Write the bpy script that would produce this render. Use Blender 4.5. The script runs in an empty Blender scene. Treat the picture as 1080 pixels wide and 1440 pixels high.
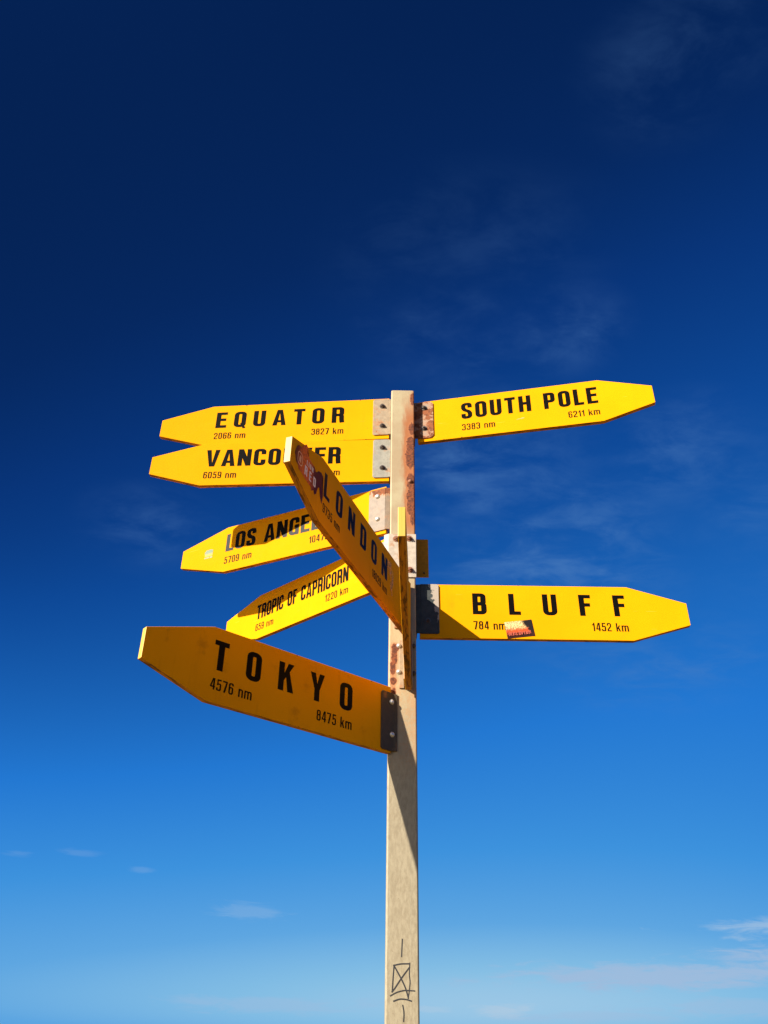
import bpy, bmesh, math, random
from mathutils import Vector, Matrix

# ------------------------------------------------------------------ camera, light, sky
scene = bpy.context.scene
COL = scene.collection
GROUND_Z = 0.0
CAM = Vector((-0.0743, -2.8468, 1.6))
EV = 1.4
PITCH, ROLL, FPX = 0.579345, 0.0153278, 1176.30
SUN_AZ, SUN_EL = math.radians(-143.5), math.radians(25.5)     # math azimuth (from +x, counter-clockwise) and height

cam_data = bpy.data.cameras.new("camera")
cam = bpy.data.objects.new("camera", cam_data)
COL.objects.link(cam)
cam_data.sensor_fit = 'VERTICAL'
cam_data.sensor_height = 36.0
cam_data.lens = FPX * 36.0 / 1440.0
cam_data.clip_start = 0.05
cam_data.clip_end = 20000
cam.matrix_world = Matrix.Translation(CAM) @ Matrix.Rotation(math.pi/2 + PITCH, 4, 'X') @ Matrix.Rotation(ROLL, 4, 'Z')
scene.camera = cam

scene.view_settings.view_transform = 'Standard'
scene.view_settings.look = 'None'
scene.view_settings.gamma = 1.0
scene.view_settings.use_curve_mapping = False
scene.view_settings.exposure = EV

sun_dir = Vector((math.cos(SUN_AZ)*math.cos(SUN_EL), math.sin(SUN_AZ)*math.cos(SUN_EL), math.sin(SUN_EL)))
sd = bpy.data.lights.new("sun", 'SUN')
sd.energy = 5.0
sd.angle = math.radians(0.53)
sd.color = (1.0, 0.93, 0.82)
sun = bpy.data.objects.new("sun", sd)
COL.objects.link(sun)
sun.location = sun_dir * 50
sun.rotation_euler = sun_dir.to_track_quat('Z', 'Y').to_euler()


class NT:
    """small helper for building node trees"""
    def __init__(self, tree):
        self.t = tree
        self.n = tree.nodes
        self.l = tree.links

    def new(self, kind, **kw):
        nd = self.n.new(kind)
        for k, v in kw.items():
            setattr(nd, k, v)
        return nd

    def put(self, sock, v):
        if isinstance(v, bpy.types.NodeSocket):
            self.l.new(v, sock)
        else:
            try:
                sock.default_value = v
            except Exception:
                sock.default_value = (v, v, v)

    def math(self, op, a, b=0.0, c=0.0, clamp=False):
        nd = self.new('ShaderNodeMath', operation=op, use_clamp=clamp)
        self.put(nd.inputs[0], a); self.put(nd.inputs[1], b); self.put(nd.inputs[2], c)
        return nd.outputs[0]

    def vmath(self, op, a, b=None, out=0):
        nd = self.new('ShaderNodeVectorMath', operation=op)
        self.put(nd.inputs[0], a)
        if b is not None:
            self.put(nd.inputs[1], b)
        return nd.outputs[out]

    def step(self, v, lo, hi, to0=0.0, to1=1.0):
        nd = self.new('ShaderNodeMapRange', interpolation_type='SMOOTHSTEP')
        self.put(nd.inputs[0], v); self.put(nd.inputs[1], lo); self.put(nd.inputs[2], hi)
        self.put(nd.inputs[3], to0); self.put(nd.inputs[4], to1)
        return nd.outputs[0]

    def mix(self, f, a, b):
        nd = self.new('ShaderNodeMix', data_type='RGBA')
        self.put(nd.inputs[0], f); self.put(nd.inputs[6], a); self.put(nd.inputs[7], b)
        return nd.outputs[2]

    def noise(self, vec, scale, detail=4.0, rough=0.55, dist=0.0):
        nd = self.new('ShaderNodeTexNoise')
        self.put(nd.inputs['Vector'], vec)
        nd.inputs['Scale'].default_value = scale
        nd.inputs['Detail'].default_value = detail
        nd.inputs['Roughness'].default_value = rough
        nd.inputs['Distortion'].default_value = dist
        return nd.outputs[0]

    def mapping(self, vec, loc=(0, 0, 0), scale=(1, 1, 1), rot=(0, 0, 0)):
        nd = self.new('ShaderNodeMapping')
        self.put(nd.inputs[0], vec)
        nd.inputs[1].default_value = loc
        nd.inputs[2].default_value = rot
        nd.inputs[3].default_value = scale
        return nd.outputs[0]

    def sep(self, vec):
        nd = self.new('ShaderNodeSeparateXYZ')
        self.put(nd.inputs[0], vec)
        return nd.outputs

    def comb(self, x, y, z):
        nd = self.new('ShaderNodeCombineXYZ')
        self.put(nd.inputs[0], x); self.put(nd.inputs[1], y); self.put(nd.inputs[2], z)
        return nd.outputs[0]


# sky: Nishita, graded towards the deep polarised blue of the photograph, thin cirrus and low cloud banks by direction
SKY_STRENGTH = 0.1
world = bpy.data.worlds.new("World")
scene.world = world
world.use_nodes = True
wt = NT(world.node_tree)
wt.n.clear()
sky = wt.new('ShaderNodeTexSky', sky_type='NISHITA')
sky.sun_disc = False
sky.sun_elevation = SUN_EL
sky.sun_rotation = math.pi/2 - SUN_AZ
sky.altitude = 100
sky.air_density = 1.0
sky.dust_density = 0.6
sky.ozone_density = 2.0
direction = wt.new('ShaderNodeTexCoord').outputs['Generated']
dx, dy, dz = wt.sep(direction)[:3]
az = wt.math('ARCTAN2', dx, dy)
el = wt.math('ARCSINE', dz)
k = wt.math('ADD', wt.math('MAXIMUM', dz, 0.0), 0.12)
plane = wt.comb(wt.math('DIVIDE', dx, k), wt.math('DIVIDE', dy, k), 0.0)
fib = wt.noise(wt.mapping(plane, rot=(0, 0, math.radians(-34)), scale=(3.2, 5.2, 1)), 2.4, 9, 0.62, 0.35)
clump = wt.noise(wt.mapping(plane, loc=(3.1, 0.4, 0)), 3.3, 5, 0.62, 0.4)


def patch(az0, el0, raz, rel):
    a = wt.math('DIVIDE', wt.math('SUBTRACT', az, math.radians(az0)), math.radians(raz))
    b = wt.math('DIVIDE', wt.math('SUBTRACT', el, math.radians(el0)), math.radians(rel))
    d = wt.math('SQRT', wt.math('ADD', wt.math('MULTIPLY', a, a), wt.math('MULTIPLY', b, b)))
    return d


cir = None
for (a0, e0, ra, re, w) in [(13, 29.5, 13, 8, 1.0), (8, 36, 13, 7, 0.9), (24, 35, 8, 5, 0.6), (29, 30, 8, 8, 0.5), (6, 45, 11, 5, 0.45), (16, 44.5, 8, 4, 0.55),
                            (33, 58, 14, 6, 0.32), (19, 22, 11, 4.0, 0.65), (-18, 30.5, 7, 4, 0.38), (8, 50, 18, 7, 0.18), (-2, 38, 9, 5, 0.25)]:
    m = wt.math('MULTIPLY', wt.step(patch(a0, e0, ra, re), 1.0, 0.1), w)
    cir = m if cir is None else wt.math('MAXIMUM', cir, m)
wisp = wt.math('MULTIPLY', wt.step(fib, 0.34, 0.70), wt.step(clump, 0.24, 0.64))
cir = wt.math('MULTIPLY', cir, wisp)

aelv = wt.comb(wt.math('MULTIPLY', az, 13.0), wt.math('MULTIPLY', el, 75.0), 0.0)
lown = wt.noise(aelv, 1.5, 9, 0.66, 0.6)
low_grey = None
low_white = None
for (a0, e0, ra, re, w, white) in [(24, 6.6, 6.0, 0.62, 0.85, 1), (17, 4.2, 11, 0.85, 1.0, 0), (25, 4.9, 8, 0.85, 0.9, 0),
                                   (7.4, 2.45, 2.4, 0.42, 0.9, 1), (3.2, 2.5, 1.4, 0.22, 0.5, 1), (12, 2.2, 6, 0.35, 0.45, 0),
                                   (22, 2.6, 9, 0.6, 0.5, 0), (-8.0, 7.5, 2.6, 0.6, 0.28, 1), (-18.5, 10.2, 1.6, 0.25, 0.16, 1),
                                   (-14.7, 9.5, 0.9, 0.22, 0.2, 1), (-6.5, 2.6, 6.5, 0.55, 0.45, 0), (-22, 9.9, 1.0, 0.22, 0.14, 1)]:
    d = wt.math('ADD', patch(a0, e0, ra, re), wt.math('MULTIPLY', wt.math('SUBTRACT', lown, 0.5), 2.6))
    m = wt.math('MULTIPLY', wt.step(d, 1.05, 0.25), w)
    if white:
        low_white = m if low_white is None else wt.math('MAXIMUM', low_white, m)
    else:
        low_grey = m if low_grey is None else wt.math('MAXIMUM', low_grey, m)
inv = 1.0 / (SKY_STRENGTH * 2.0**EV)
# grade: the Nishita brightness picks the colour of a deep, polarised, saturated sky (sRGB values as seen at this exposure)
sc3 = wt.new('ShaderNodeSeparateColor')
wt.l.new(sky.outputs[0], sc3.inputs[0])
tilt = wt.math('MULTIPLY', dx, wt.step(dz, 0.12, 0.5, -0.34, 0.28))
front = wt.math('MULTIPLY', wt.math('MULTIPLY', dx, dx), wt.step(dy, -0.2, 0.4, 0.0, -0.75))
bright = wt.math('MULTIPLY', sc3.outputs[1], wt.math('ADD', 1.055, wt.math('ADD', tilt, front)))
ramp = wt.new('ShaderNodeValToRGB')
stops = [(0.70, (3, 24, 64)), (1.02, (5, 33, 80)), (1.20, (8, 49, 116)), (1.58, (14, 73, 152)), (2.82, (35, 120, 210)), (4.05, (61, 146, 221)),
         (5.30, (94, 166, 225)), (6.2, (132, 190, 228)), (8.0, (214, 226, 234)), (13.0, (2.2, 2.1, 1.9)), (40.0, (9.0, 8.2, 6.6))]


def lin(c):
    c = c/255.0
    return c/12.92 if c <= 0.04045 else ((c+0.055)/1.055)**2.4


el_ = ramp.color_ramp.elements
while len(el_) < len(stops):
    el_.new(0.5)
for e_, (pos, c_) in zip(el_, stops):
    e_.position = pos/40.0
    e_.color = tuple(lin(v) if c_[0] > 2.5 and c_[0] != 9.0 else v for v in c_) + (1,)     # the last one is the bright air round the sun
wt.put(ramp.inputs[0], wt.math('DIVIDE', bright, 40.0))
col = wt.vmath('MULTIPLY', ramp.outputs[0], (inv, inv, inv))


def skycol(r, g, b):       # colours given as they appear at this exposure
    return (r*inv, g*inv, b*inv, 1)


col = wt.mix(wt.math('MULTIPLY', cir, 0.54), col, skycol(0.085, 0.225, 0.52))
col = wt.mix(wt.math('MULTIPLY', low_grey, 0.85), col, skycol(0.355, 0.50, 0.715))
col = wt.mix(wt.math('MULTIPLY', low_white, 0.60), col, skycol(0.47, 0.60, 0.74))
bg = wt.new('ShaderNodeBackground')
bg.inputs[1].default_value = SKY_STRENGTH
wt.l.new(col, bg.inputs[0])
wo = wt.new('ShaderNodeOutputWorld')
wt.l.new(bg.outputs[0], wo.inputs[0])


# ------------------------------------------------------------------ materials
def material(name):
    m = bpy.data.materials.new(name)
    m.use_nodes = True
    t = NT(m.node_tree)
    b = t.n['Principled BSDF']
    co = t.new('ShaderNodeTexCoord').outputs['Object']
    return m, t, b, co


def bump(t, b, height, strength, dist=0.001):
    nd = t.new('ShaderNodeBump')
    nd.inputs['Strength'].default_value = strength
    nd.inputs['Distance'].default_value = dist
    t.put(nd.inputs['Height'], height)
    t.l.new(nd.outputs[0], b.inputs['Normal'])


YELLOW = (0.84, 0.40, 0.0035, 1)


def yellow_paint(seed, dirt, half):
    m, t, b, co = material('yellow_sign_paint')
    v = t.mapping(co, loc=(seed*3.7, seed*1.3, seed*2.1))
    broad = t.noise(v, 5.0, 4, 0.6)
    c = t.mix(t.step(broad, 0.3, 0.7), (0.72, 0.308, 0.0012, 1), (0.75, 0.330, 0.0015, 1))
    # faded streaks, rain marks and fly specks
    streak = t.noise(t.mapping(v, scale=(14, 14, 2.0)), 2.0, 5, 0.6)
    c = t.mix(t.math('MULTIPLY', t.step(streak, 0.56, 0.78), 0.16 + 0.35*dirt), c, (0.42, 0.17, 0.006, 1))
    blot = t.noise(v, 13.0, 5, 0.62)
    c = t.mix(t.math('MULTIPLY', t.step(blot, 0.60, 0.78), 0.14 + 0.5*dirt), c, (0.32, 0.11, 0.010, 1))
    speck = t.noise(v, 110.0, 2, 0.5)
    c = t.mix(t.math('MULTIPLY', t.step(speck, 0.74, 0.80), 0.7), c, (0.16, 0.08, 0.02, 1))
    z = t.sep(co)[2]
    rim = t.step(t.math('ABSOLUTE', z), half-0.009, half-0.001)
    nick = t.math('ADD', t.noise(v, 75, 3, 0.6), t.math('MULTIPLY', rim, 0.16))
    c = t.mix(t.math('MULTIPLY', t.step(nick, 0.79, 0.82), 0.85), c, (0.10, 0.045, 0.012, 1))
    scr = t.noise(t.mapping(v, rot=(0, 0.5, 0), scale=(3, 1, 70)), 3.0, 2, 0.5)
    c = t.mix(t.math('MULTIPLY', t.step(scr, 0.73, 0.76), 0.35), c, (0.80, 0.50, 0.08, 1))
    t.put(b.inputs['Base Color'], c)
    t.put(b.inputs['Roughness'], t.step(t.noise(v, 24, 3, 0.6), 0.25, 0.75, 0.70, 0.78))
    b.inputs['Specular IOR Level'].default_value = 0.025
    b.inputs['Diffuse Roughness'].default_value = 0.5
    h = t.math('ADD', t.noise(t.mapping(v, scale=(1, 1, 6)), 9, 3, 0.6), t.math('MULTIPLY', t.noise(v, 260, 2, 0.5), 0.12))
    bump(t, b, h, 0.22, 0.0012)
    return m


def edge_paint(seed):
    m, t, b, co = material('worn_shade_dark_edge')
    v = t.mapping(co, loc=(seed*1.7, seed*2.3, seed*0.9))
    ply = t.noise(t.mapping(v, scale=(1.2, 160, 1.2)), 2.0, 3, 0.6)
    c = t.mix(t.math('MULTIPLY', t.step(ply, 0.45, 0.65), 0.45), (0.50, 0.20, 0.010, 1), (0.26, 0.12, 0.03, 1))
    worn = t.noise(t.mapping(v, scale=(6, 30, 6)), 3.2, 6, 0.66, 0.4)
    c = t.mix(t.math('MULTIPLY', t.step(worn, 0.47, 0.60), 0.85), c, (0.07, 0.035, 0.014, 1))  # dark patches: worn ply, plus underside shade put into the colour
    t.put(b.inputs['Base Color'], c)
    b.inputs['Roughness'].default_value = 0.7
    b.inputs['Specular IOR Level'].default_value = 0.1
    bump(t, b, worn, 0.4, 0.0015)
    return m


def tip_paint():
    m, t, b, co = material('sunlit_tone_yellow_edge')
    n = t.noise(t.mapping(co, scale=(1, 120, 1)), 2.2, 3, 0.6)
    t.put(b.inputs['Base Color'], t.mix(t.step(n, 0.4, 0.7), (0.47, 0.30, 0.042, 1), (0.44, 0.26, 0.026, 1)))  # paler than the board: sunlight on the tip put into the colour
    b.inputs['Roughness'].default_value = 0.5
    return m


def steel(name, base, rust, seed, top=0.0, dark=(0.11, 0.035, 0.015, 1)):
    base = tuple(0.40*x for x in base)
    m, t, b, co = material(name)
    v = t.mapping(co, loc=(seed*5.1, seed*2.7, seed*1.9))
    spangle = t.noise(v, 60, 4, 0.6)
    c = t.mix(t.step(spangle, 0.3, 0.7), tuple(0.86*x for x in base[:3])+(1,), tuple(min(1, 1.10*x) for x in base[:3])+(1,))
    n = t.noise(v, 22, 6, 0.62, 0.2)
    if top:
        n = t.math('ADD', n, t.math('MULTIPLY', t.step(t.sep(co)[2], 0.045, 0.10), top))
    lo = 0.80 - 0.50*rust
    c = t.mix(t.math('MULTIPLY', t.step(n, lo-0.16, lo), 0.65), c, (0.30, 0.13, 0.05, 1))
    r = t.step(n, lo-0.02, lo+0.03)
    c = t.mix(r, c, t.mix(t.step(t.noise(v, 90, 3), 0.35, 0.65), dark, (0.20, 0.062, 0.022, 1)))
    t.put(b.inputs['Base Color'], c)
    b.inputs['Specular IOR Level'].default_value = 0.22
    t.put(b.inputs['Roughness'], t.math('ADD', t.math('MULTIPLY', r, 0.3), 0.55))
    bump(t, b, t.math('ADD', t.noise(v, 150, 3), t.math('MULTIPLY', r, 0.8)), 0.35, 0.0008)
    return m


def plain(name, colr, rough, metal=0.0, spec=0.5):
    m, t, b, co = material(name)
    n = t.noise(co, 70, 4, 0.6)
    t.put(b.inputs['Base Color'], t.mix(t.step(n, 0.3, 0.7), tuple(0.8*x for x in colr)+(1,), tuple(colr)+(1,)))
    b.inputs['Roughness'].default_value = rough
    b.inputs['Metallic'].default_value = metal
    b.inputs['Specular IOR Level'].default_value = spec
    return m


def post_material():
    m, t, b, co = material('rusty_painted_post_steel')
    x, y, z = t.sep(co)[:3]
    wob = t.noise(co, 9, 4, 0.6)
    up = t.step(t.math('ADD', z, t.math('MULTIPLY', wob, 0.5)), 2.45, 3.1)
    grain = t.noise(t.mapping(co, scale=(1, 1, 0.35)), 130, 4, 0.65)
    low = t.mix(t.step(grain, 0.3, 0.7), (0.212, 0.170, 0.104, 1), (0.285, 0.238, 0.152, 1))
    high = t.mix(t.step(wob, 0.3, 0.7), (0.285, 0.207, 0.115, 1), (0.335, 0.272, 0.158, 1))
    c = t.mix(up, low, high)
    # rust bleeding down the right-hand side of the upper post
    n2 = t.noise(t.mapping(co, scale=(1, 1, 0.3)), 34, 5, 0.65)
    fine = t.noise(co, 150, 4, 0.7)
    side = t.math('ADD', t.step(x, -0.035, 0.036), t.math('MULTIPLY', t.math('SUBTRACT', n2, 0.5), 1.1))
    zone = t.math('MULTIPLY', t.step(z, 3.26, 3.4), t.step(z, 4.08, 3.9))
    c = t.mix(t.math('MULTIPLY', t.math('MULTIPLY', t.step(side, 0.30, 0.80), zone), 0.95), c, (0.27, 0.088, 0.024, 1))
    zone2 = t.math('MULTIPLY', t.step(z, 2.55, 2.65), t.step(z, 2.98, 2.9))
    c = t.mix(t.math('MULTIPLY', t.math('MULTIPLY', t.step(n2, 0.45, 0.75), zone2), 0.6), c, (0.37, 0.17, 0.06, 1))
    zone3 = t.math('MULTIPLY', t.step(z, 2.35, 2.5), t.step(z, 2.72, 2.66))
    c = t.mix(t.math('MULTIPLY', t.math('MULTIPLY', t.step(t.math('ADD', fine, t.math('MULTIPLY', x, 3)), 0.4, 0.75), zone3), 0.7), c, (0.34, 0.175, 0.07, 1))
    blobs = [(bx, bz+0.006, rx, rz) for (bx, bz, rx, rz) in [(0.044, 4.02, .010, .03), (0.040, 3.85, .012, .03), (0.034, 3.77, .016, .035), (0.032, 3.705, .018, .055), (0.034, 3.575, .015, .04),
             (0.036, 3.515, .016, .03), (0.034, 3.46, .015, .05), (0.04, 3.40, .010, .03),
             (-0.026, 2.84, .013, .014), (-0.030, 2.805, .010, .03), (-0.034, 2.765, .009, .025), (-0.033, 2.71, .010, .013),
             (-0.030, 2.665, .006, .02)]]
    wx = t.math('MULTIPLY', t.math('SUBTRACT', t.noise(co, 45, 5, 0.7), 0.5), 1.5)
    rust = None
    for (bx, bz, rx, rz) in blobs:
        a = t.math('DIVIDE', t.math('SUBTRACT', x, bx), rx)
        e = t.math('DIVIDE', t.math('SUBTRACT', z, bz), rz)
        d = t.math('SQRT', t.math('ADD', t.math('MULTIPLY', a, a), t.math('MULTIPLY', e, e)))
        rust = d if rust is None else t.math('MINIMUM', rust, d)
    drip = None
    for (bx, bz, rx, rz) in blobs:
        a = t.math('DIVIDE', t.math('SUBTRACT', x, bx), rx*0.9)
        e = t.math('DIVIDE', t.math('SUBTRACT', z, bz-rz*1.6), rz*2.4)
        d = t.math('SQRT', t.math('ADD', t.math('MULTIPLY', a, a), t.math('MULTIPLY', e, e)))
        drip = d if drip is None else t.math('MINIMUM', drip, d)
    run = t.noise(t.mapping(co, scale=(1, 1, 0.06)), 95, 4, 0.7)
    drip = t.math('MULTIPLY', t.step(drip, 1.5, 0.3), t.step(run, 0.35, 0.65))
    c = t.mix(t.math('MULTIPLY', drip, 0.75), c, (0.27, 0.085, 0.022, 1))
    stain = t.math('MULTIPLY', t.step(run, 0.52, 0.75), t.step(t.noise(co, 4, 4, 0.6), 0.42, 0.65))
    c = t.mix(t.math('MULTIPLY', stain, 0.35), c, (0.15, 0.10, 0.055, 1))
    pit = t.noise(co, 210, 3, 0.6)
    c = t.mix(t.math('MULTIPLY', t.step(pit, 0.66, 0.72), 0.45), c, (0.13, 0.08, 0.04, 1))
    rust = t.math('ADD', rust, wx)
    halo = t.step(rust, 1.9, 0.9)
    c = t.mix(t.math('MULTIPLY', halo, 0.75), c, (0.32, 0.11, 0.035, 1))
    hard = t.step(rust, 1.22, 1.05)
    c = t.mix(hard, c, t.mix(t.step(fine, 0.35, 0.65), (0.055, 0.014, 0.005, 1), (0.19, 0.048, 0.012, 1)))
    t.put(b.inputs['Base Color'], c)
    t.put(b.inputs['Roughness'], t.math('ADD', t.math('MULTIPLY', hard, 0.25), 0.55))
    b.inputs['Specular IOR Level'].default_value = 0.35
    hgt = t.math('ADD', t.math('MULTIPLY', grain, 0.6), t.math('MULTIPLY', hard, 0.7))
    bump(t, b, hgt, 0.35, 0.001)
    return m


M_BLACK = plain('black_vinyl_lettering', (0.005, 0.004, 0.003), 0.42, 0, 0.045)
M_INK = plain('dark_distance_ink', (0.014, 0.008, 0.003), 0.6, 0, 0.03)
M_BOLT_DARK = plain('dark_bolt_steel', (0.10, 0.075, 0.06), 0.45, 0.5)
M_BOLT_BRIGHT = plain('bright_zinc_bolt', (0.62, 0.62, 0.60), 0.35, 0.6)
M_BOLT_RUST = plain('rusted_bolt_steel', (0.22, 0.085, 0.04), 0.7, 0.1)
M_TIP = tip_paint()
M_POST = post_material()
M_MARKER = plain('black_marker_ink', (0.02, 0.018, 0.018), 0.5)


# ------------------------------------------------------------------ object helpers
def link(o, parent=None):
    COL.objects.link(o)
    if parent is not None:
        o.parent = parent
    return o


def empty(name, label, cat, mat4, group=None):
    o = bpy.data.objects.new(name, None)
    o.empty_display_size = 0.05
    COL.objects.link(o)
    o.matrix_world = mat4
    o['label'] = label
    o['category'] = cat
    if group:
        o['group'] = group
    return o


def mesh_obj(name, bm, mats, parent=None, bevel=0.0, smooth=False, local=None):
    bmesh.ops.recalc_face_normals(bm, faces=bm.faces)
    me = bpy.data.meshes.new(name)
    bm.to_mesh(me)
    bm.free()
    for m in (mats if isinstance(mats, (list, tuple)) else [mats]):
        me.materials.append(m)
    if smooth:
        for p in me.polygons:
            p.use_smooth = True
    o = bpy.data.objects.new(name, me)
    link(o, parent)
    if local is not None:
        o.matrix_local = local
    if bevel:
        md = o.modifiers.new('bevel', 'BEVEL')
        md.width = bevel
        md.segments = 2
        md.limit_method = 'ANGLE'
        md.angle_limit = math.radians(35)
    return o


def prism(bm, pts, axis, a0, a1, mat=0, side_mats=None):
    """extrude a polygon of (p,q) points along an axis ('y': p=x,q=z ; 'z': p=x,q=y)"""
    def P(p, q, a):
        return (p, a, q) if axis == 'y' else (p, q, a)
    lo = [bm.verts.new(P(p, q, a0)) for p, q in pts]
    hi = [bm.verts.new(P(p, q, a1)) for p, q in pts]
    n = len(pts)
    f = bm.faces.new(lo); f.material_index = mat
    f = bm.faces.new(hi); f.material_index = mat
    for i in range(n):
        f = bm.faces.new((lo[i], lo[(i+1) % n], hi[(i+1) % n], hi[i]))
        f.material_index = side_mats[i] if side_mats else mat


def thick_path(pts, th):
    """closed outline of a polyline bent plate, thickness th, offset to both sides"""
    L, R = [], []
    n = len(pts)
    for i, p in enumerate(pts):
        p = Vector(p)
        d0 = (p - Vector(pts[i-1])).normalized() if i > 0 else None
        d1 = (Vector(pts[i+1]) - p).normalized() if i < n-1 else None
        if d0 is None: d0 = d1
        if d1 is None: d1 = d0
        n0 = Vector((-d0.y, d0.x)); n1 = Vector((-d1.y, d1.x))
        m = (n0+n1).normalized()
        k = min(2.5, 1.0/max(0.3, m.dot(n0)))
        L.append(tuple(p + m*k*th/2)); R.append(tuple(p - m*k*th/2))
    return L + R[::-1]


# ------------------------------------------------------------------ lettering (condensed grotesque drawn as pieces)
def fillet(pts, rad, closed=False, seg=6):
    out = []
    n = len(pts)
    for i, p in enumerate(pts):
        p = Vector(p)
        if not closed and i in (0, n-1):
            out.append(tuple(p)); continue
        a = Vector(pts[i-1]); c = Vector(pts[(i+1) % n])
        da, dc = (a-p), (c-p)
        r = min(rad, da.length*0.499, dc.length*0.499)
        s, e = p + da.normalized()*r, p + dc.normalized()*r
        for kk in range(seg+1):
            tt = kk/seg
            out.append(tuple(s*(1-tt)**2 + p*2*tt*(1-tt)*1.0 + e*tt**2 + (p - (s+e)/2)*0.16*4*tt*(1-tt)*0.5))
    return out


def band(pts, wv, wh, closed=False):
    """quads along a centre line; vertical strokes wv wide, horizontal strokes wh wide"""
    n = len(pts)
    S = [Vector((p[0]/wv, p[1]/wh)) for p in pts]
    ok = [S[0]]
    for q in S[1:]:
        if (q-ok[-1]).length > 1e-4:
            ok.append(q)
    S = ok
    n = len(S)
    L, R = [], []
    for i in range(n):
        p = S[i]
        a = S[i-1] if (i > 0 or closed) else None
        c = S[(i+1) % n] if (i < n-1 or closed) else None
        d0 = (p-a).normalized() if a is not None else (c-p).normalized()
        d1 = (c-p).normalized() if c is not None else d0
        n0, n1 = Vector((-d0.y, d0.x)), Vector((-d1.y, d1.x))
        m = (n0+n1)
        m = m.normalized() if m.length > 1e-6 else n0
        kk = min(1.6, 1.0/max(0.4, m.dot(n0)))
        l, r = p + m*kk*0.5, p - m*kk*0.5
        L.append((l.x*wv, l.y*wh)); R.append((r.x*wv, r.y*wh))
    quads = []
    for i in range(n if closed else n-1):
        j = (i+1) % n
        quads.append([L[i], L[j], R[j], R[i]])
    return quads


def rect(x0, y0, x1, y1):
    return [[(x0, y0), (x1, y0), (x1, y1), (x0, y1)]]


def rrect(x0, y0, x1, y1):
    return [(x0, y0), (x1, y0), (x1, y1), (x0, y1)]


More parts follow.
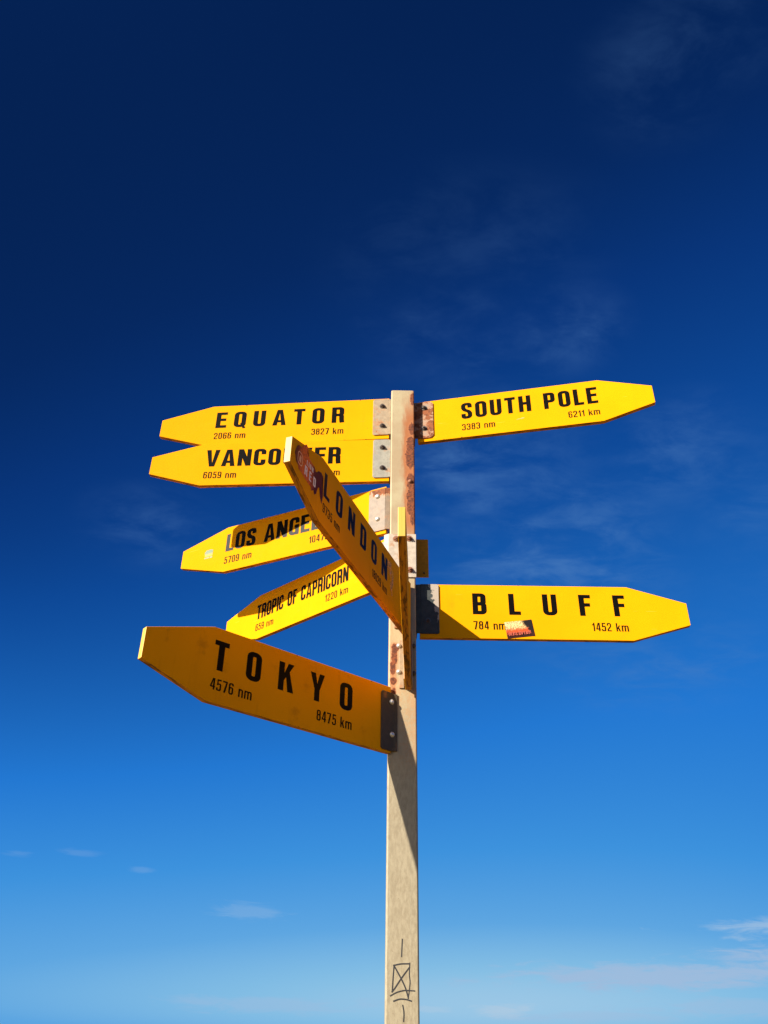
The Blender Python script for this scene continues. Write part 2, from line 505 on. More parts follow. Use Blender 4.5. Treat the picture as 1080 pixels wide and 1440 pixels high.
def glyph(ch, wv, wh, w):
    """list of pieces (each a list of polygons) and the advance width; cap height 1"""
    a, b = wv/2, wh/2
    R = 0.20
    G = []
    if ch in 'O0':
        G.append(band(fillet(rrect(a, b, w-a, 1-b), R, True), wv, wh, True))
    elif ch == 'Q':
        G.append(band(fillet(rrect(a, b, w-a, 1-b), R, True), wv, wh, True))
        G.append([[(w*0.52, 0.24), (w*0.70, 0.30), (w*1.02, -0.06), (w*0.80, -0.10)]])
    elif ch in 'CG':
        top = [(w-a, 0.66), (w-a, 1-b), (a, 1-b), (a, b)]
        if ch == 'C':
            G.append(band(fillet(top + [(w-a, b), (w-a, 0.35)], R), wv, wh))
        else:
            G.append(band(fillet(top + [(w-a, b), (w-a, 0.30)], R), wv, wh))
            G.append(rect(w*0.53, 0.40, w, 0.40+wh))
            G.append(rect(w-wv, 0.0, w, 0.42))
    elif ch == 'D':
        G.append(rect(0, 0, wv, 1))
        G.append(band(fillet([(wv*0.9, 1-b), (w-a, 1-b), (w-a, b), (wv*0.9, b)], R), wv, wh))
    elif ch in 'BRP':
        G.append(rect(0, 0, wv, 1))
        ym = 0.50 if ch != 'P' else 0.46
        G.append(band(fillet([(wv*0.9, 1-b), (w-a-(0.02 if ch == 'B' else 0), 1-b), (w-a-(0.02 if ch == 'B' else 0), ym), (wv*0.9, ym)], 0.17), wv, wh))
        if ch == 'B':
            G.append(band(fillet([(wv*0.9, ym), (w-a, ym), (w-a, b), (wv*0.9, b)], 0.17), wv, wh))
        if ch == 'R':
            G.append(band(fillet([(w*0.45, ym), (w-a-0.005, ym-0.02), (w-a-0.005, 0.2), (w-a+0.02, 0.0)], 0.13), wv, wh))
    elif ch in 'EFL':
        G.append(rect(0, 0, wv, 1))
        if ch in 'EF':
            G.append(rect(wv, 1-wh, w, 1))
            G.append(rect(wv, 0.52-b, w*0.93, 0.52+b))
        if ch in 'EL':
            G.append(rect(wv, 0, w, wh))
    elif ch == 'I':
        G.append(rect(0, 0, wv, 1))
    elif ch == 'T':
        G.append(rect(0, 1-wh, w, 1))
        G.append(rect(w/2-a, 0, w/2+a, 1-wh))
    elif ch == 'U':
        G.append(band(fillet([(a, 1), (a, b), (w-a, b), (w-a, 1)], R), wv, wh))
    elif ch == 'S':
        G.append(band(fillet([(w-a, 0.68), (w-a, 1-b), (a, 1-b), (a, 0.585), (w-a, 0.425), (w-a, b), (a, b), (a, 0.32)], 0.17), wv, wh))
    elif ch == 'N':
        G.append(rect(0, 0, wv*0.93, 1))
        G.append(rect(w-wv*0.93, 0, w, 1))
        G.append([[(0.0, 1), (wv*1.05, 1), (w, 0), (w-wv*1.05, 0)]])
    elif ch == 'A':
        q = wv*0.97
        inner = lambda y: q + (w/2-q)*y/0.80
        G.append([[(0, 0), (q, 0), (w/2, 0.80), (w/2, 1), (w/2-0.56*wv, 1)]])
        G.append([[(w, 0), (w-q, 0), (w/2, 0.80), (w/2, 1), (w/2+0.56*wv, 1)]])
        G.append([[(inner(.19)-.03, .19), (w-inner(.19)+.03, .19), (w-inner(.33)+.03, .33), (inner(.33)-.03, .33)]])
    elif ch == 'V':
        q = wv*0.97
        G.append([[(0, 1), (q, 1), (w/2, 0.20), (w/2, 0), (w/2-0.56*wv, 0)]])
        G.append([[(w, 1), (w-q, 1), (w/2, 0.20), (w/2, 0), (w/2+0.56*wv, 0)]])
    elif ch == 'Y':
        q = wv*1.0
        G.append([[(0, 1), (q, 1), (w/2+0.02, 0.52), (w/2, 0.36), (w/2-a, 0.40)]])
        G.append([[(w, 1), (w-q, 1), (w/2-0.02, 0.52), (w/2, 0.36), (w/2+a, 0.40)]])
        G.append(rect(w/2-a, 0, w/2+a, 0.46))
    elif ch == 'K':
        G.append(rect(0, 0, wv, 1))
        G.append([[(wv, 0.36), (wv, 0.62), (w-wv*1.08, 1), (w, 1)]])
        G.append([[(wv*1.35, 0.55), (wv*1.95, 0.74), (w*1.03, 0), (w*1.03-wv*1.1, 0)]])
    elif ch == 'H':
        G.append(rect(0, 0, wv, 1)); G.append(rect(w-wv, 0, w, 1)); G.append(rect(wv, 0.52-b, w-wv, 0.52+b))
    elif ch == '1':
        w = w*0.62
        G.append(rect(w-wv, 0, w, 1)); G.append([[(w-wv, 0.86), (w-wv, 0.72), (0, 0.66), (0, 0.78)]])
    elif ch == '2':
        G.append(band(fillet([(a, .68), (a, 1-b), (w-a, 1-b), (w-a, .58), (a*1.1, .20), (a*1.1, b)], .17), wv, wh)); G.append(rect(a*.3, 0, w, wh))
    elif ch == '3':
        G.append(band(fillet([(a, .72), (a, 1-b), (w-a, 1-b), (w-a, .53), (w*.38, .53)], .17), wv, wh))
        G.append(band(fillet([(w*.38, .53), (w-a, .53), (w-a, b), (a, b), (a, .28)], .17), wv, wh))
    elif ch == '4':
        G.append(rect(w*.60, 0, w*.60+wv, 1)); G.append(rect(0, .20, w*1.02, .20+wh))
        G.append([[(0, .30), (wv*.9, .30), (w*.60+wv*.3, 1), (w*.60-wv*.4, 1)]])
    elif ch == '5':
        G.append(rect(a, 1-wh, w*.95, 1)); G.append(rect(a*.7, .48, a*.7+wv*.85, 1))
        G.append(band(fillet([(a*1.2, .50), (a*2.2, .60), (w-a, .60), (w-a, b), (a, b), (a, .27)], .16), wv, wh))
    elif ch == '6':
        G.append(band(fillet(rrect(a, b, w-a, .59), .17, True), wv, wh, True))
        G.append(band(fillet([(w-a, .76), (w-a, 1-b), (a, 1-b), (a, .3)], .18), wv, wh))
    elif ch == '7':
        G.append(rect(0, 1-wh, w, 1)); G.append([[(w-wv*1.05, 1-wh), (w, 1-wh), (w*.42+wv*.6, 0), (w*.42-wv*.55, 0)]])
    elif ch == '8':
        G.append(band(fillet(rrect(a, b, w-a, .54), .17, True), wv, wh, True))
        G.append(band(fillet(rrect(a*1.12, .54, w-a*1.12, 1-b), .16, True), wv, wh, True))
    elif ch == '9':
        G.append(band(fillet(rrect(a, .41, w-a, 1-b), .17, True), wv, wh, True))
        G.append(band(fillet([(a, .24), (a, b), (w-a, b), (w-a, .7)], .18), wv, wh))
    elif ch == 'n':
        G.append(rect(0, 0, wv, .72)); G.append(band(fillet([(a, .52), (a+.03, .72-b), (w-a, .72-b), (w-a, 0)], .15), wv, wh))
    elif ch == 'm':
        w = w*1.62
        G.append(rect(0, 0, wv, .72))
        G.append(band(fillet([(a, .52), (a+.03, .72-b), (w/2, .72-b), (w/2, 0)], .13), wv, wh))
        G.append(band(fillet([(w/2, .52), (w/2+.03, .72-b), (w-a, .72-b), (w-a, 0)], .13), wv, wh))
    elif ch == 'k':
        G.append(rect(0, 0, wv, 1))
        G.append([[(wv, .26), (wv, .42), (w-wv*1.1, .72), (w, .72)]])
        G.append([[(wv*1.3, .38), (wv*2.1, .50), (w*1.04, 0), (w*1.04-wv*1.2, 0)]])
    elif ch == ' ':
        w = w*0.5
    return G, w


WIDTH = dict(E=.50, F=.47, L=.46, T=.52, I=.19, A=.62, V=.62, N=.60, M=.7, Y=.60, K=.60, O=.56, Q=.56, B=.55, R=.56, S=.53, P=.54, C=.55, G=.56, D=.56, U=.56, H=.58)


def layout(text, height, total=None, bold=True, squeeze=1.0, gap=0.10, space=0.30):
    """positions: returns list of (pieces in metres with x from 0) and the width; total justifies the gaps"""
    items = []
    for ch in text:
        if bold:
            wv, wh, w = 0.215, 0.165, WIDTH.get(ch, .55)
        else:
            wv, wh, w = 0.150, 0.125, 0.47
        if ch == ' ':
            items.append((None, space)); continue
        pcs, adv = glyph(ch, wv, wh, w)
        items.append((pcs, adv))
    s = sum(i[1] for i in items)*height*squeeze
    n = len(items)-1
    g = (total - s)/n if total is not None else gap*height*squeeze
    x = 0.0
    out = []
    for pcs, adv in items:
        if pcs:
            for pc in pcs:
                out.append([[(x + p[0]*height*squeeze, p[1]*height) for p in poly] for poly in pc])
        x += adv*height*squeeze + g
    return out, x-g


def text_mesh(bm, pieces, place, lift=0.0004):
    """place(x,z,l) -> local coordinate; every piece sits a hair above the one before it"""
    for i, pc in enumerate(pieces):
        l = lift + 0.00007*(i % 4)
        for poly in pc:
            vs = [bm.verts.new(place(p[0], p[1], l)) for p in poly]
            try:
                bm.faces.new(vs)
            except ValueError:
                pass


# ------------------------------------------------------------------ the ground (below the frame)
def ground():
    m, t, b, co = material('ochre_gravel')
    n1 = t.noise(co, 0.6, 6, 0.6)
    n2 = t.noise(co, 40, 5, 0.7)
    c = t.mix(t.step(n2, 0.35, 0.65), (0.140, 0.092, 0.028, 1), (0.205, 0.136, 0.046, 1))
    c = t.mix(t.math('MULTIPLY', t.step(n1, 0.5, 0.7), 0.5), c, (0.20, 0.135, 0.05, 1))
    t.put(b.inputs['Base Color'], c)
    b.inputs['Roughness'].default_value = 0.95
    b.inputs['Specular IOR Level'].default_value = 0.1
    bump(t, b, n2, 0.5, 0.01)
    bm = bmesh.new()
    bmesh.ops.create_circle(bm, cap_ends=True, radius=6000, segments=96)
    o = mesh_obj('ground', bm, m)
    o['kind'] = 'structure'
    o.location = (0, 0, GROUND_Z)


ground()

# ------------------------------------------------------------------ post
PW = 0.1
POST_TOP = 4.075
post_root = empty('signpost', 'tall square cream steel post with rust streaks and a marker scribble low on its front', 'signpost',
                  Matrix.Translation((0, 0, GROUND_Z)))


def rounded_square(h, r, seg=5):
    pts = []
    for cx, cy, a0 in ((h-r, h-r, 0), (-h+r, h-r, 90), (-h+r, -h+r, 180), (h-r, -h+r, 270)):
        for i in range(seg+1):
            a = math.radians(a0 + 90*i/seg)
            pts.append((cx + r*math.cos(a), cy + r*math.sin(a)))
    return pts


bm = bmesh.new()
ring = rounded_square(PW/2, 0.006)
levels = [0.0, 1.2, 2.0, 2.5, 3.0, 3.5, POST_TOP-0.004]
prev = None
for z in levels:
    cur = [bm.verts.new((x, y, z)) for x, y in ring]
    if prev:
        for i in range(len(cur)):
            j = (i+1) % len(cur)
            bm.faces.new((prev[i], prev[j], cur[j], cur[i]))
    prev = cur
top = [bm.verts.new((x*0.94, y*0.94, POST_TOP)) for x, y in ring]
for i in range(len(top)):
    j = (i+1) % len(top)
    bm.faces.new((prev[i], prev[j], top[j], top[i]))
bm.faces.new(top)
post = mesh_obj('post', bm, M_POST, post_root)
for p in post.data.polygons:
    p.use_smooth = abs(p.normal.x) < 0.995 and abs(p.normal.y) < 0.995 and abs(p.normal.z) < 0.9


def bolt(parent, loc, normal, mat, r=0.0085, style='hex', name='bolt'):
    """hex nut with a short threaded stub, or a dome head"""
    bm = bmesh.new()
    if style == 'hex':
        bmesh.ops.create_cone(bm, cap_ends=True, segments=18, radius1=r*1.45, radius2=r*1.45, depth=0.0016, matrix=Matrix.Translation((0, 0, 0.0008)))
        bmesh.ops.create_cone(bm, cap_ends=True, segments=6, radius1=r, radius2=r*0.94, depth=0.008, matrix=Matrix.Translation((0, 0, 0.0055)))
        bmesh.ops.create_cone(bm, cap_ends=True, segments=12, radius1=r*0.52, radius2=r*0.44, depth=0.006, matrix=Matrix.Translation((0, 0, 0.0120)))
    else:
        prof = [(r*1.15, 0), (r*1.12, 0.002), (r*0.9, 0.0055), (r*0.5, 0.0078), (r*0.15, 0.0085)]
        prevr = None
        for rr_, zz in prof:
            cur = [bm.verts.new((rr_*math.cos(2*math.pi*i/16), rr_*math.sin(2*math.pi*i/16), zz)) for i in range(16)]
            if prevr:
                for i in range(16):
                    bm.faces.new((prevr[i], prevr[(i+1) % 16], cur[(i+1) % 16], cur[i]))
            prevr = cur
        bm.faces.new(prevr)
    q = Vector(normal).to_track_quat('Z', 'Y').to_matrix().to_4x4()
    return mesh_obj(name, bm, mat, parent, smooth=(style != 'hex'), local=Matrix.Translation(loc) @ q)


# rivet on the post and the marker scribble
bolt(post, (0.031, -0.0502, 3.581), (0, -1, 0), M_BOLT_RUST, 0.008, 'dome', 'rivet')
bm = bmesh.new()
strokes = [[(.0003, 1.897), (-.001, 1.872), (-.002, 1.848)],
           [(-.026, 1.826), (-.005, 1.8305), (.0235, 1.831)],
           [(-.024, 1.828), (-.0268, 1.795), (-.029, 1.760)],
           [(.022, 1.834), (.0205, 1.80), (.0232, 1.785), (.019, 1.752), (.0165, 1.741)],
           [(-.026, 1.828), (-.006, 1.797), (.010, 1.768), (.018, 1.742)],
           [(.022, 1.823), (-.004, 1.792), (-.022, 1.767), (-.031, 1.757)],
           [(-.0355, 1.7475), (-.018, 1.757), (.006, 1.763), (.0375, 1.7615)],
           [(-.0265, 1.7345), (-.008, 1.741), (.012, 1.740), (.0275, 1.7355)],
           [(.0008, 1.7265), (.0045, 1.710), (.0045, 1.695), (.0035, 1.684)]]
rnd = random.Random(5)
for s in strokes:
    text_mesh(bm, [band(fillet(s, 0.02), 0.0033*rnd.uniform(.85, 1.2), 0.0033*rnd.uniform(.85, 1.2))],
              lambda x, z, l: (x, -PW/2-0.0003-l, z+0.006), 0.00008*strokes.index(s))
mesh_obj('marker_scribble', bm, M_MARKER, post)

# ------------------------------------------------------------------ signs
# inner end of the face, azimuth, length, droop, lean, height, tip height, taper
SIGNS = {
'EQ': (3.04977, (-0.0577, -0.0087, 3.9480), 1.0235, -0.00116, 0.0, 0.2251, 0.0896, 0.2287, 0.0),
'VA': (3.07572, (-0.0555, -0.0066, 3.7227), 1.0269, -0.00034, 0.00057, 0.2210, 0.0891, 0.2264, 0.0),
'SP': (-0.20956, (0.0655, -0.0082, 3.9273), 0.9951, 0.00240, -0.00043, 0.2236, 0.0905, 0.2154, 0.0),
'BL': (-0.00586, (0.0656, -0.0084, 3.0167), 1.0108, -0.00208, 0.00039, 0.2231, 0.0903, 0.2200, 0.0),
'TO': (3.87009, (-0.0402, -0.0600, 2.5744), 0.9385, -0.00582, -0.00199, 0.2322, 0.0933, 0.2180, 0.0),
'LO': (4.35268, (0.0300, -0.0655, 2.9880), 1.0246, 0.00773, -0.00292, 0.2240, 0.0862, 0.2019, 0.098),
'LA': (2.69564, (-0.0659, 0.0012, 3.4762), 1.0162, -0.00243, -0.00206, 0.2276, 0.0881, 0.2360, 0.0),
'TR': (2.40658, (-0.0555, 0.0127, 3.2424), 0.9951, -0.00217, -0.00031, 0.2147, 0.0913, 0.2257, 0.0),
'ED': (4.66139, (0.0196, -0.0720, 2.7740), 0.9190, 0.0135, 0.0, 0.1960, 0.0920, 0.3000, 0.0),
}
TH = 0.020
GROUP = 'yellow arrow signs on the post'


class Sign:
    def __init__(self, key, label, left=True, seed=1, dirt=0.0):
        a, o, L, dr, le, h, p, s, ext = SIGNS[key]
        d = Vector((math.cos(a)*math.cos(dr), math.sin(a)*math.cos(dr), math.sin(dr)))
        up0 = Vector((-math.cos(a)*math.sin(dr), -math.sin(a)*math.sin(dr), math.cos(dr)))
        n0 = d.cross(up0)
        up = up0*math.cos(le) + n0*math.sin(le)
        yv = up.cross(d)
        M = Matrix(((d.x, yv.x, up.x, o[0]), (d.y, yv.y, up.y, o[1]), (d.z, yv.z, up.z, o[2]), (0, 0, 0, 1)))
        self.f = 1 if left else -1           # local y direction of the lettered face
        self.L, self.h, self.p, self.s, self.ext, self.left, self.M = L, h, p, s, ext, left, M
        self.root = empty('direction_sign', label, 'direction sign', M, GROUP)
        bm = bmesh.new()
        out = [(0, -h/2), (L-s, -h/2), (L, -p/2), (L, p/2), (L-s, h/2), (0, h/2)]
        y0, y1 = (-TH, 0) if left else (0, TH)
        prism(bm, out, 'y', y0, y1, 0, [1, 1, 2, 1, 1, 1])
        self.board = mesh_obj('board', bm, [yellow_paint(seed, dirt, h/2), edge_paint(seed), M_TIP], self.root, bevel=0.0014)

    def face(self, u, v, lift):
        return (u, self.f*lift, v)

    def text(self, word, nm, km, u0=0.2, u1=0.775, cap=0.0885, base=-0.0130, squeeze=1.0, sub=0.034, subbase=-0.075, space=0.30, knm=None, kkm=None):
        u0 += self.ext; u1 += self.ext
        tot = u1-u0
        start = u1 if self.left else u0
        sg = -1 if self.left else 1
        bm = bmesh.new()
        pcs, w = layout(word, cap, tot, True, squeeze, space=space)
        text_mesh(bm, pcs, lambda x, z, l: self.face(start + sg*x, base+z, l))
        mesh_obj('place_name', bm, M_BLACK, self.board)
        bm = bmesh.new()
        pcs, w = layout(nm, sub, knm, False, 1.0, gap=0.13, space=0.26)
        text_mesh(bm, pcs, lambda x, z, l: self.face(start + sg*x, subbase+z, l))
        pcs, w = layout(km, sub, kkm, False, 1.0, gap=0.13, space=0.26)
        end0 = start + sg*(tot-w)
        text_mesh(bm, pcs, lambda x, z, l: self.face(end0 + sg*x, subbase+z, l))
        mesh_obj('distance_text', bm, M_INK, self.board)

    def plate(self, u0, u1, v0, v1, mat, chamfer=0.006, inner=None, leg=None, th=0.005, y_off=0.0002):
        """bracket: plate with clipped corners on the sign face + a bent leg reaching the post (outline in post coordinates)"""
        bm = bmesh.new()
        c = chamfer
        out = [(u0, v0), (u1-c, v0), (u1, v0+c), (u1, v1-c), (u1-c, v1), (u0, v1)]
        ya, yb = y_off*self.f, (y_off+th)*self.f
        prism(bm, out, 'y', min(ya, yb), max(ya, yb))
        if leg:
            inv = self.M.inverted()
            z0, z1 = self.M.translation.z+v0+0.002, self.M.translation.z+v1-0.002
            pts = thick_path(leg, th)
            n = len(pts)
            lo = [bm.verts.new(inv @ Vector((x, y, z0))) for x, y in pts]
            hi = [bm.verts.new(inv @ Vector((x, y, z1))) for x, y in pts]
            bm.faces.new(lo); bm.faces.new(hi)
            for i in range(n):
                bm.faces.new((lo[i], lo[(i+1) % n], hi[(i+1) % n], hi[i]))
        self.bracket = mesh_obj('bracket', bm, mat, self.root, bevel=0.0010)
        return self.bracket

    def bolts(self, spots, mat, style='hex', lift=0.0054, r=0.0085):
        for u, v in spots:
            bolt(self.bracket, (u, self.f*lift, v), (0, self.f, 0), mat, r, style)

    def world(self, u, v, lift):
        return self.M @ Vector(self.face(u, v, lift))


def left_leg(S, y_end, u=0.004):
    """bent plate from the sign face to the left side of the post"""
    a = S.world(u, 0, 0.0027)
    return [(a.x, a.y), (-PW/2-0.003, a.y-0.0005), (-PW/2-0.003, y_end)]


def right_leg(S, y_end, u=0.004):
    a = S.world(u, 0, 0.0027)
    return [(a.x, a.y), (PW/2+0.0032, a.y+0.001), (PW/2+0.0032, y_end)]


# EQUATOR
S = Sign('EQ', 'yellow arrow sign reading EQUATOR, highest of the signs left of the post', True, 1)
S.text('EQUATOR', '2066 nm', '3827 km', squeeze=1.10)
S.plate(0.004, 0.071, -0.094, 0.106, steel('galvanised_plate', (0.64, 0.48, 0.31), 0.25, 1), leg=left_leg(S, 0.046))
S.bolts([(0.030, 0.064), (0.029, -0.046)], M_BOLT_DARK)

# VANCOUVER
S = Sign('VA', 'yellow arrow sign reading VANCOUVER, directly under the EQUATOR sign and partly hidden', True, 2)
S.text('VANCOUVER', '6059 nm', '11221 km', u0=0.208, u1=0.79, squeeze=1.07)
S.plate(0.004, 0.069, -0.094, 0.106, steel('galvanised_plate', (0.56, 0.52, 0.42), 0.14, 2), leg=left_leg(S, 0.046))
S.bolts([(0.029, 0.062), (0.028, -0.045)], M_BOLT_DARK)

# SOUTH POLE
S = Sign('SP', 'yellow arrow sign reading SOUTH POLE, upper right, tilted upwards towards its tip', False, 3)
S.text('SOUTH POLE', '3383 nm', '6211 km', u0=0.193, u1=0.77, squeeze=1.0)
S.plate(0.017, 0.071, -0.096, 0.106, steel('rusted_plate', (0.58, 0.46, 0.36), 0.62, 3), chamfer=0.012, leg=right_leg(S, 0.046, 0.017))
S.bolts([(0.031, 0.071), (0.029, -0.043)], M_BOLT_DARK, r=0.009)
bm = bmesh.new()
random.seed(3)
for (ua, va, ub, vb, w) in [(.424, -.0525, .444, -.0475, .003), (.440, -.0495, .462, -.0455, .004)]:
    e = (Vector((ub, vb))-Vector((ua, va))).normalized(); nn = Vector((-e.y, e.x))*w
    A, B = Vector((ua, va)), Vector((ub, vb))
    for kx, q in enumerate([[A, (A+B)/2-nn*.2, B, (A*.4+B*.6)+nn, (A*.8+B*.2)+nn*.6]]):
        bm.faces.new([bm.verts.new(S.face(p.x, p.y, 0.0005)) for p in q])
mesh_obj('tape_scrap', bm, plain('pale_tape', (0.58, 0.34, 0.12), 0.6, 0, 0.1), S.board)

# BLUFF
S = Sign('BL', 'yellow arrow sign reading BLUFF with a small photo sticker, right of the post', False, 4)
S.text('BLUFF', '784 nm', '1452 km', u0=0.2, u1=0.777, squeeze=1.08)


def bluff_plate():
    m, t, b, co = material('shade_dark_peeling_plate')
    x, y, z = t.sep(co)[:3]
    n = t.math('MULTIPLY', t.math('SUBTRACT', t.noise(co, 55, 5, 0.65), 0.5), 0.06)
    edge = t.math('ADD', t.math('ADD', x, t.math('MULTIPLY', z, 0.22)), n)
    c = t.mix(t.step(t.noise(co, 40, 4), .3, .7), (0.030, 0.034, 0.032, 1), (0.050, 0.054, 0.050, 1))  # dark tone carries the shade over the plate; pale peeling goes on top
    c = t.mix(t.step(edge, 0.062, 0.0635), c, (0.32, 0.26, 0.20, 1))
    t.put(b.inputs['Base Color'], c)
    b.inputs['Roughness'].default_value = 0.6
    b.inputs['Specular IOR Level'].default_value = 0.2
    return m


S.plate(0.004, 0.073, -0.097, 0.110, bluff_plate(), leg=right_leg(S, 0.046))
S.bolts([(0.031, -0.043)], M_BOLT_DARK, r=0.007)
# crowd-photo sticker
m, t, b, co = material('photo_sticker')
x, y, z = t.sep(co)[:3]
nz = t.noise(co, 150, 5, 0.65)
vz = t.math('ADD', z, t.math('MULTIPLY', t.math('SUBTRACT', nz, 0.5), 0.045))
c = t.mix(t.step(vz, -0.004, 0.012), (0.45, 0.062, 0.018, 1), (0.62, 0.46, 0.20, 1))
c = t.mix(t.step(t.noise(co, 260, 3), 0.52, 0.62), c, (0.22, 0.06, 0.02, 1))
dk = t.math('ADD', t.math('ADD', x, t.math('MULTIPLY', z, 0.55)), t.math('MULTIPLY', t.math('SUBTRACT', nz, 0.5), 0.05))
c = t.mix(t.step(dk, 0.026, 0.036), c, (0.012, 0.008, 0.008, 1))
c = t.mix(t.step(vz, -0.012, -0.018), c, (0.03, 0.008, 0.006, 1))
t.put(b.inputs['Base Color'], c)
b.inputs['Roughness'].default_value = 0.6
b.inputs['Specular IOR Level'].default_value = 0.12
bm = bmesh.new()
cxs, czs = 0.3705, -0.0715
w2, h2 = 0.0515, 0.0335
for yv in (0,):
    nx = 10
    prevc = None
    for i in range(nx+1):
        xx = -w2 + 2*w2*i/nx
        ly = 0.0006 + 0.0012*max(0, (xx/w2)**4)*(1 if xx > 0 else 0.4)
        cur = (bm.verts.new((xx, -ly, -h2)), bm.verts.new((xx, -ly, h2)))
        if prevc:
            bm.faces.new((prevc[0], cur[0], cur[1], prevc[1]))
        prevc = cur
st = mesh_obj('photo_sticker', bm, m, S.board, local=Matrix.Translation((cxs, 0, czs)) @ Matrix.Rotation(math.radians(-7.5), 4, 'Y'))
bm = bmesh.new()
rs = random.Random(11)
pcs = []
xx = -0.043
for wd in (.007, .004, .008, .008, .007, .008, .004, .007, .008):
    hh = 0.014*rs.uniform(.85, 1.1)
    pcs.append(band([(xx, -0.024), (xx+rs.uniform(-.001, .001), -0.024+hh)], 0.0027, 0.0027))
    if wd > .006:
        pcs.append(band([(xx, -0.024+hh*rs.choice((.95, .55, .1))), (xx+wd*.7, -0.024+hh*rs.choice((.95, .55, .1)))], 0.0022, 0.0024))
        if rs.random() > .4:
            pcs.append(band([(xx+wd*.72, -0.024+hh*.1), (xx+wd*.72, -0.024+hh*.95)], 0.0022, 0.0022))
    xx += wd + 0.0028
text_mesh(bm, pcs, lambda x, z, l: (x, -l-0.0022, z))
mesh_obj('red_print', bm, plain('pink_red_print', (0.50, 0.11, 0.07), 0.6, 0, .1), st)

# TOKYO
S = Sign('TO', 'large shaded yellow arrow sign reading TOKYO, lowest on the post and pointing left', True, 5, 0.5)
S.text('TOKYO', '4576 nm', '8475 km', u0=0.174, u1=0.713, squeeze=1.04, cap=0.093, base=-0.0165, sub=0.035, subbase=-0.0775)
w0 = S.world(-0.004, 0, 0.0027)
tokyo_leg = [(w0.x, w0.y), (w0.x+0.006, -0.0532-0.0028), (-0.0185, -0.0532)]
S.plate(-0.006, 0.047, -0.110, 0.094, steel('dark_baked_shade_plate', (0.16, 0.12, 0.07), 0.12, 5),  # darker steel: the shade on this bracket is put into its colour
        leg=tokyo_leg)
S.bolts([(0.002, 0.060), (-0.001, -0.054)], M_BOLT_BRIGHT, 'dome')

# LONDON
S = Sign('LO', 'shaded yellow arrow sign reading LONDON with a red sticker, jutting towards the viewer', True, 6, 0.25)
S.text('LONDON', '9735 nm', '18029 km', u0=0.159, u1=0.706, squeeze=1.08, cap=0.0865, subbase=-0.067, sub=0.031)
e6 = S.ext
w0 = S.world(0.020, 0, -TH-0.0027)
london_leg = [(w0.x, w0.y), (w0.x-0.004, -0.0540), (-0.030, -0.0532)]
S.plate(0.012, 0.080, -0.070, 0.098, steel('baked_shade_plate', (0.34, 0.26, 0.16), 0.25, 6), y_off=-TH-0.0054,  # bracket shade mixed into the steel colour
        leg=london_leg)
# map-shaped sticker
m, t, b, co = material('red_sticker')
x, y, z = t.sep(co)[:3]
nz = t.noise(co, 60, 4, 0.6)
g = t.math('SUBTRACT', t.math('ADD', x, t.math('MULTIPLY', t.math('SUBTRACT', nz, 0.5), 0.05)), S.ext)
c = t.mix(t.step(g, 0.765, 0.815), (0.085, 0.003, 0.005, 1), (0.74, 0.15, 0.014, 1))
c = t.mix(t.step(g, 0.850, 0.895), c, (0.15, 0.026, 0.006, 1))
c = t.mix(t.math('MULTIPLY', t.step(t.noise(co, 130, 4, 0.65), 0.5, 0.66), 0.6), c, (0.06, 0.008, 0.004, 1))
t.put(b.inputs['Base Color'], c)
b.inputs['Roughness'].default_value = 0.5
b.inputs['Specular IOR Level'].default_value = 0.08
bm = bmesh.new()
o6 = 0.0
sticker = [(.918, .004), (.909, .030), (.897, .043), (.880, .046), (.868, .062), (.850, .078), (.838, .073), (.842, .052), (.826, .046), (.806, .042),
           (.787, .040), (.775, .030), (.768, .034), (.757, .046), (.738, .052), (.722, .047), (.733, .028), (.727, .006), (.716, -.020), (.722, -.050),
           (.736, -.030), (.745, -.006), (.754, -.012), (.764, -.040), (.776, -.050), (.782, -.038), (.797, -.050), (.803, -.040), (.824, -.040), (.846, -.038), (.868, -.034),
           (.886, -.034), (.894, -.024), (.908, -.020)]
SX = lambda u: (u + 0.02)*0.965 + S.ext
bm.faces.new([bm.verts.new(S.face(SX(u), v*1.0, 0.0009)) for u, v in sticker])
bmesh.ops.triangulate(bm, faces=bm.faces)
st = mesh_obj('red_sticker', bm, m, S.board)
M_WHITE = plain('white_print', (0.80, 0.74, 0.68), 0.4)
bm = bmesh.new()
ring6 = band(fillet([(.898, -.016), (.868, -.016), (.868, .024), (.898, .024)], .018, True), .0035, .0035, True)
text_mesh(bm, [ring6], lambda x, z, l: S.face(SX(x), z, l+0.0008))
text_mesh(bm, [[[(.889, -.006), (.877, -.008), (.876, .012), (.884, .016), (.888, .008)]]], lambda x, z, l: S.face(SX(x), z, l+0.0009))
mesh_obj('emblem', bm, plain('gold_print', (0.80, 0.42, 0.20), 0.4), st)
bm = bmesh.new()
for (wd, u, v, hgt, tot) in (('LION', .840, .013, .017, .046), ('RED', .850, -.026, .032, .078)):
    pcs, w = layout(wd, hgt, tot, True, 1.0)
    text_mesh(bm, pcs, lambda x, z, l: S.face(SX(u - x), v + z, l+0.0009))
mesh_obj('sticker_words', bm, M_WHITE, st)
# worn pale patch over the last letter
m, t, b, co = material('scuffed_film')
x, y, z = t.sep(co)[:3]
n = t.noise(t.mapping(co, scale=(1, 1, 0.5)), 45, 5, 0.65)
t.put(b.inputs['Base Color'], (0.62, 0.44, 0.28, 1))
b.inputs['Roughness'].default_value = 0.7
b.inputs['Specular IOR Level'].default_value = 0.1
t.put(b.inputs['Alpha'], t.step(n, 0.35, 0.68, 0.0, 0.5))
bm = bmesh.new()
bm.faces.new([bm.verts.new(S.face(u + e6, v, 0.0012)) for u, v in ((.165, .07), (.125, .083), (.098, .045), (.098, -.03), (.112, -.05), (.135, .0))])
mesh_obj('scuffed_film', bm, m, S.board)

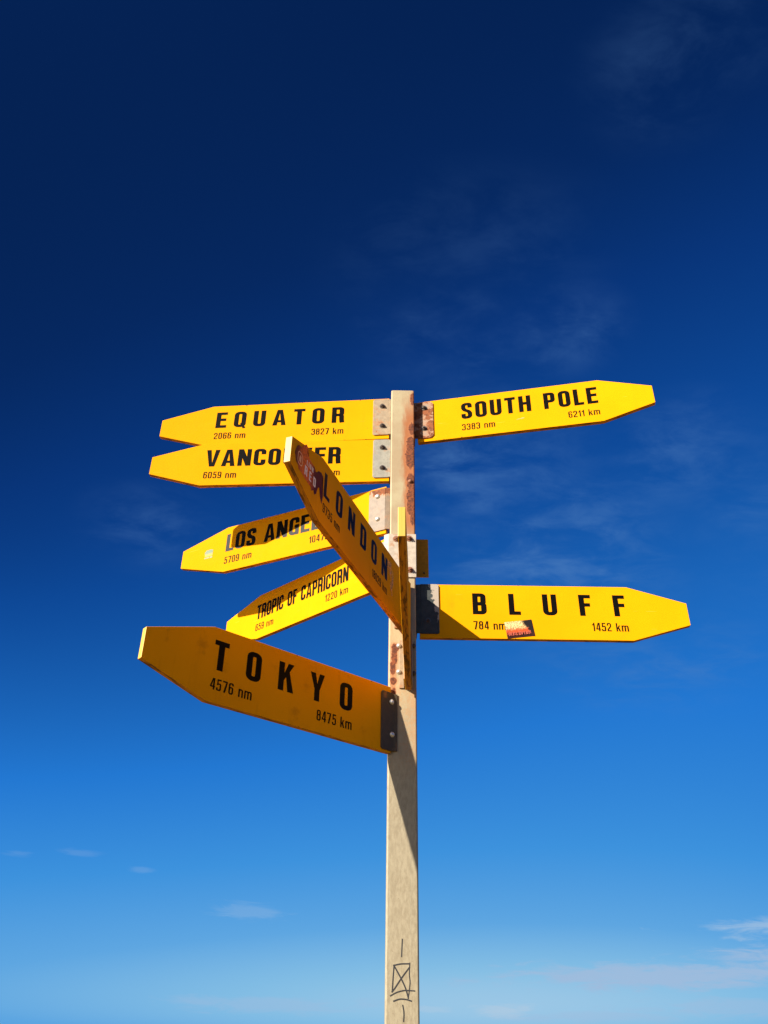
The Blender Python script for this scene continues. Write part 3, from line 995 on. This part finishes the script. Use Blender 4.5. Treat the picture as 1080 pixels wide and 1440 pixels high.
# LOS ANGELES
S = Sign('LA', 'yellow arrow sign reading LOS ANGELES, left of the post below VANCOUVER, crossed by a shadow', True, 7)
S.text('LOS ANGELES', '5709 nm', '10479 km', u0=0.2, u1=0.781)
S.plate(0.002, 0.076, -0.098, 0.106, steel('rust_topped_plate', (0.46, 0.34, 0.24), 0.22, 7, 0.26), leg=left_leg(S, 0.046, 0.002))
S.bolts([(0.037, 0.070), (0.036, -0.041)], M_BOLT_BRIGHT, 'dome', r=0.0092)
m, t, b, co = material('faded_sticker')
x, y, z = t.sep(co)[:3]
n = t.noise(co, 120, 4, .6)
c = t.mix(t.step(t.math('ADD', z, t.math('MULTIPLY', n, 0.02)), 0.0, 0.012), (0.52, 0.30, 0.07, 1), (0.17, 0.21, 0.15, 1))
c = t.mix(t.step(n, .60, .68), c, (0.36, .28, .10, 1))
t.put(b.inputs['Base Color'], c)
b.inputs['Roughness'].default_value = 0.7
b.inputs['Specular IOR Level'].default_value = 0.05
bm = bmesh.new()
bm.faces.new([bm.verts.new(S.face(u, v, 0.0006)) for u, v in ((.892, .008), (.884, .017), (.862, .019), (.849, .015), (.848, -.016), (.889, -.016))])
st = mesh_obj('faded_sticker', bm, m, S.board)
bm = bmesh.new()
text_mesh(bm, [band([(u, -.026), (u, -.019)], .004, .004) for u in (.887, .880, .873, .866, .858, .851)], lambda x, z, l: S.face(x, z, l+0.0005))
mesh_obj('sticker_caption', bm, plain('olive_print', (0.16, 0.12, 0.03), .5), st)

# TROPIC OF CAPRICORN
S = Sign('TR', 'yellow arrow sign reading TROPIC OF CAPRICORN, half in shade behind the LONDON sign', True, 8)
S.text('TROPIC OF CAPRICORN', '659 nm', '1220 km', u0=0.215, u1=0.781, cap=0.071, base=-0.0125, squeeze=0.745, sub=0.033, subbase=-0.068, space=0.34)
# clamp plate on the front of the post that carries it, and the plate behind the post
T = S.M.inverted()
bm = bmesh.new()
fy = -PW/2-0.0028
pts = thick_path([(-0.0715, fy+0.010), (-0.054, fy), (0.0525, fy)], 0.005)
z0, z1 = 3.133, 3.325
lo = [bm.verts.new(T @ Vector((x, y, z0))) for x, y in pts]
hi = [bm.verts.new(T @ Vector((x, y, z1))) for x, y in pts]
bm.faces.new(lo); bm.faces.new(hi)
for i in range(len(pts)):
    j = (i+1) % len(pts)
    bm.faces.new((lo[i], lo[j], hi[j], hi[i]))
cl = mesh_obj('clamp_plate', bm, steel('cream_clamp_plate', (0.92, 0.76, 0.58), 0.16, 12), S.root, bevel=0.001)
for bx, bz in ((-0.025, 3.301), (0.025, 3.304), (0.028, 3.164), (-0.025, 3.162)):
    q = T @ Vector((bx, fy-0.0028, bz))
    nrm = T.to_3x3() @ Vector((0, -1, 0))
    bolt(cl, q, nrm, M_BOLT_RUST, 0.009, 'hex')
bm = bmesh.new()
by = PW/2+0.004
for (xa, xb, za, zb, ya, yb) in [(-0.062, 0.1065, 3.194, 3.368, by, by+0.006)]:
    prism(bm, [(xa, ya), (xb-.004, ya), (xb, ya+.001), (xb, yb), (xa, yb)], 'z', za, zb)
bm.transform(T)
bk = mesh_obj('back_plate', bm, plain('olive_yellow_plate', (0.50, 0.21, 0.012), 0.6, 0, 0.08), S.root, bevel=0.001)
q = T @ Vector((0.088, by-0.0002, 3.211))
bolt(bk, q, T.to_3x3() @ Vector((0, -1, 0)), M_BOLT_DARK, 0.0035, 'dome')
bm = bmesh.new()
w0 = S.world(0.07, 0, 0.003)
strap_end = (w0.x, w0.y)
pts = thick_path([(-0.0530, -0.042), (-0.0530, 0.006), strap_end], 0.005)
z0, z1 = 3.145, 3.335
lo = [bm.verts.new(T @ Vector((x, y, z0))) for x, y in pts]
hi = [bm.verts.new(T @ Vector((x, y, z1))) for x, y in pts]
bm.faces.new(lo); bm.faces.new(hi)
for i in range(len(pts)):
    j = (i+1) % len(pts)
    bm.faces.new((lo[i], lo[j], hi[j], hi[i]))
mesh_obj('bracket', bm, steel('galvanised_plate', (0.60, 0.50, 0.40), 0.2, 13), S.root, bevel=0.001)

# the sign seen edge-on
S = Sign('ED', 'yellow arrow sign seen edge-on from below, pointing straight out from the front of the post', True, 9)
bm = bmesh.new()
Ti = S.M.inverted()
# move the board so that its middle plane sits on the fitted line
S.board.location = (0, TH/2, 0)
a = S.world(0.0, 0, TH/2+0.003)
for side, (xf, dxx) in enumerate(((0.0030, -0.044), (0.0305, 0.018))):
    wall0 = S.world(0.070, 0, (TH/2+0.003)*(1 if side == 0 else -1))
    wall1 = S.world(0.004, 0, (TH/2+0.003)*(1 if side == 0 else -1))
    pts = thick_path([(wall0.x, wall0.y), (wall1.x, wall1.y), (wall1.x + (-.0005 if side == 0 else .0005), -0.0530), (wall1.x+dxx, -0.0530)], 0.005)
    z0, z1 = 2.69, 2.872
    lo = [bm.verts.new(Ti @ Vector((x, y, z0))) for x, y in pts]
    hi = [bm.verts.new(Ti @ Vector((x, y, z1))) for x, y in pts]
    bm.faces.new(lo); bm.faces.new(hi)
    for i in range(len(pts)):
        j = (i+1) % len(pts)
        bm.faces.new((lo[i], lo[j], hi[j], hi[i]))
S.bracket = mesh_obj('bracket', bm, steel('rust_blotched_plate', (0.70, 0.49, 0.30), 0.24, 15), S.root, bevel=0.001)
for bx, bz in ((-0.0135, 2.850), (-0.0135, 2.750)):
    bolt(S.bracket, Ti @ Vector((bx, -0.0556, bz)), Ti.to_3x3() @ Vector((0, -1, 0)), M_BOLT_BRIGHT, 0.0075, 'dome')
for bx, bz in ((0.0405, 2.85), (0.0405, 2.745)):
    bolt(S.bracket, Ti @ Vector((bx, -0.0556, bz)), Ti.to_3x3() @ Vector((0, -1, 0)), M_BOLT_DARK, 0.0075, 'dome')
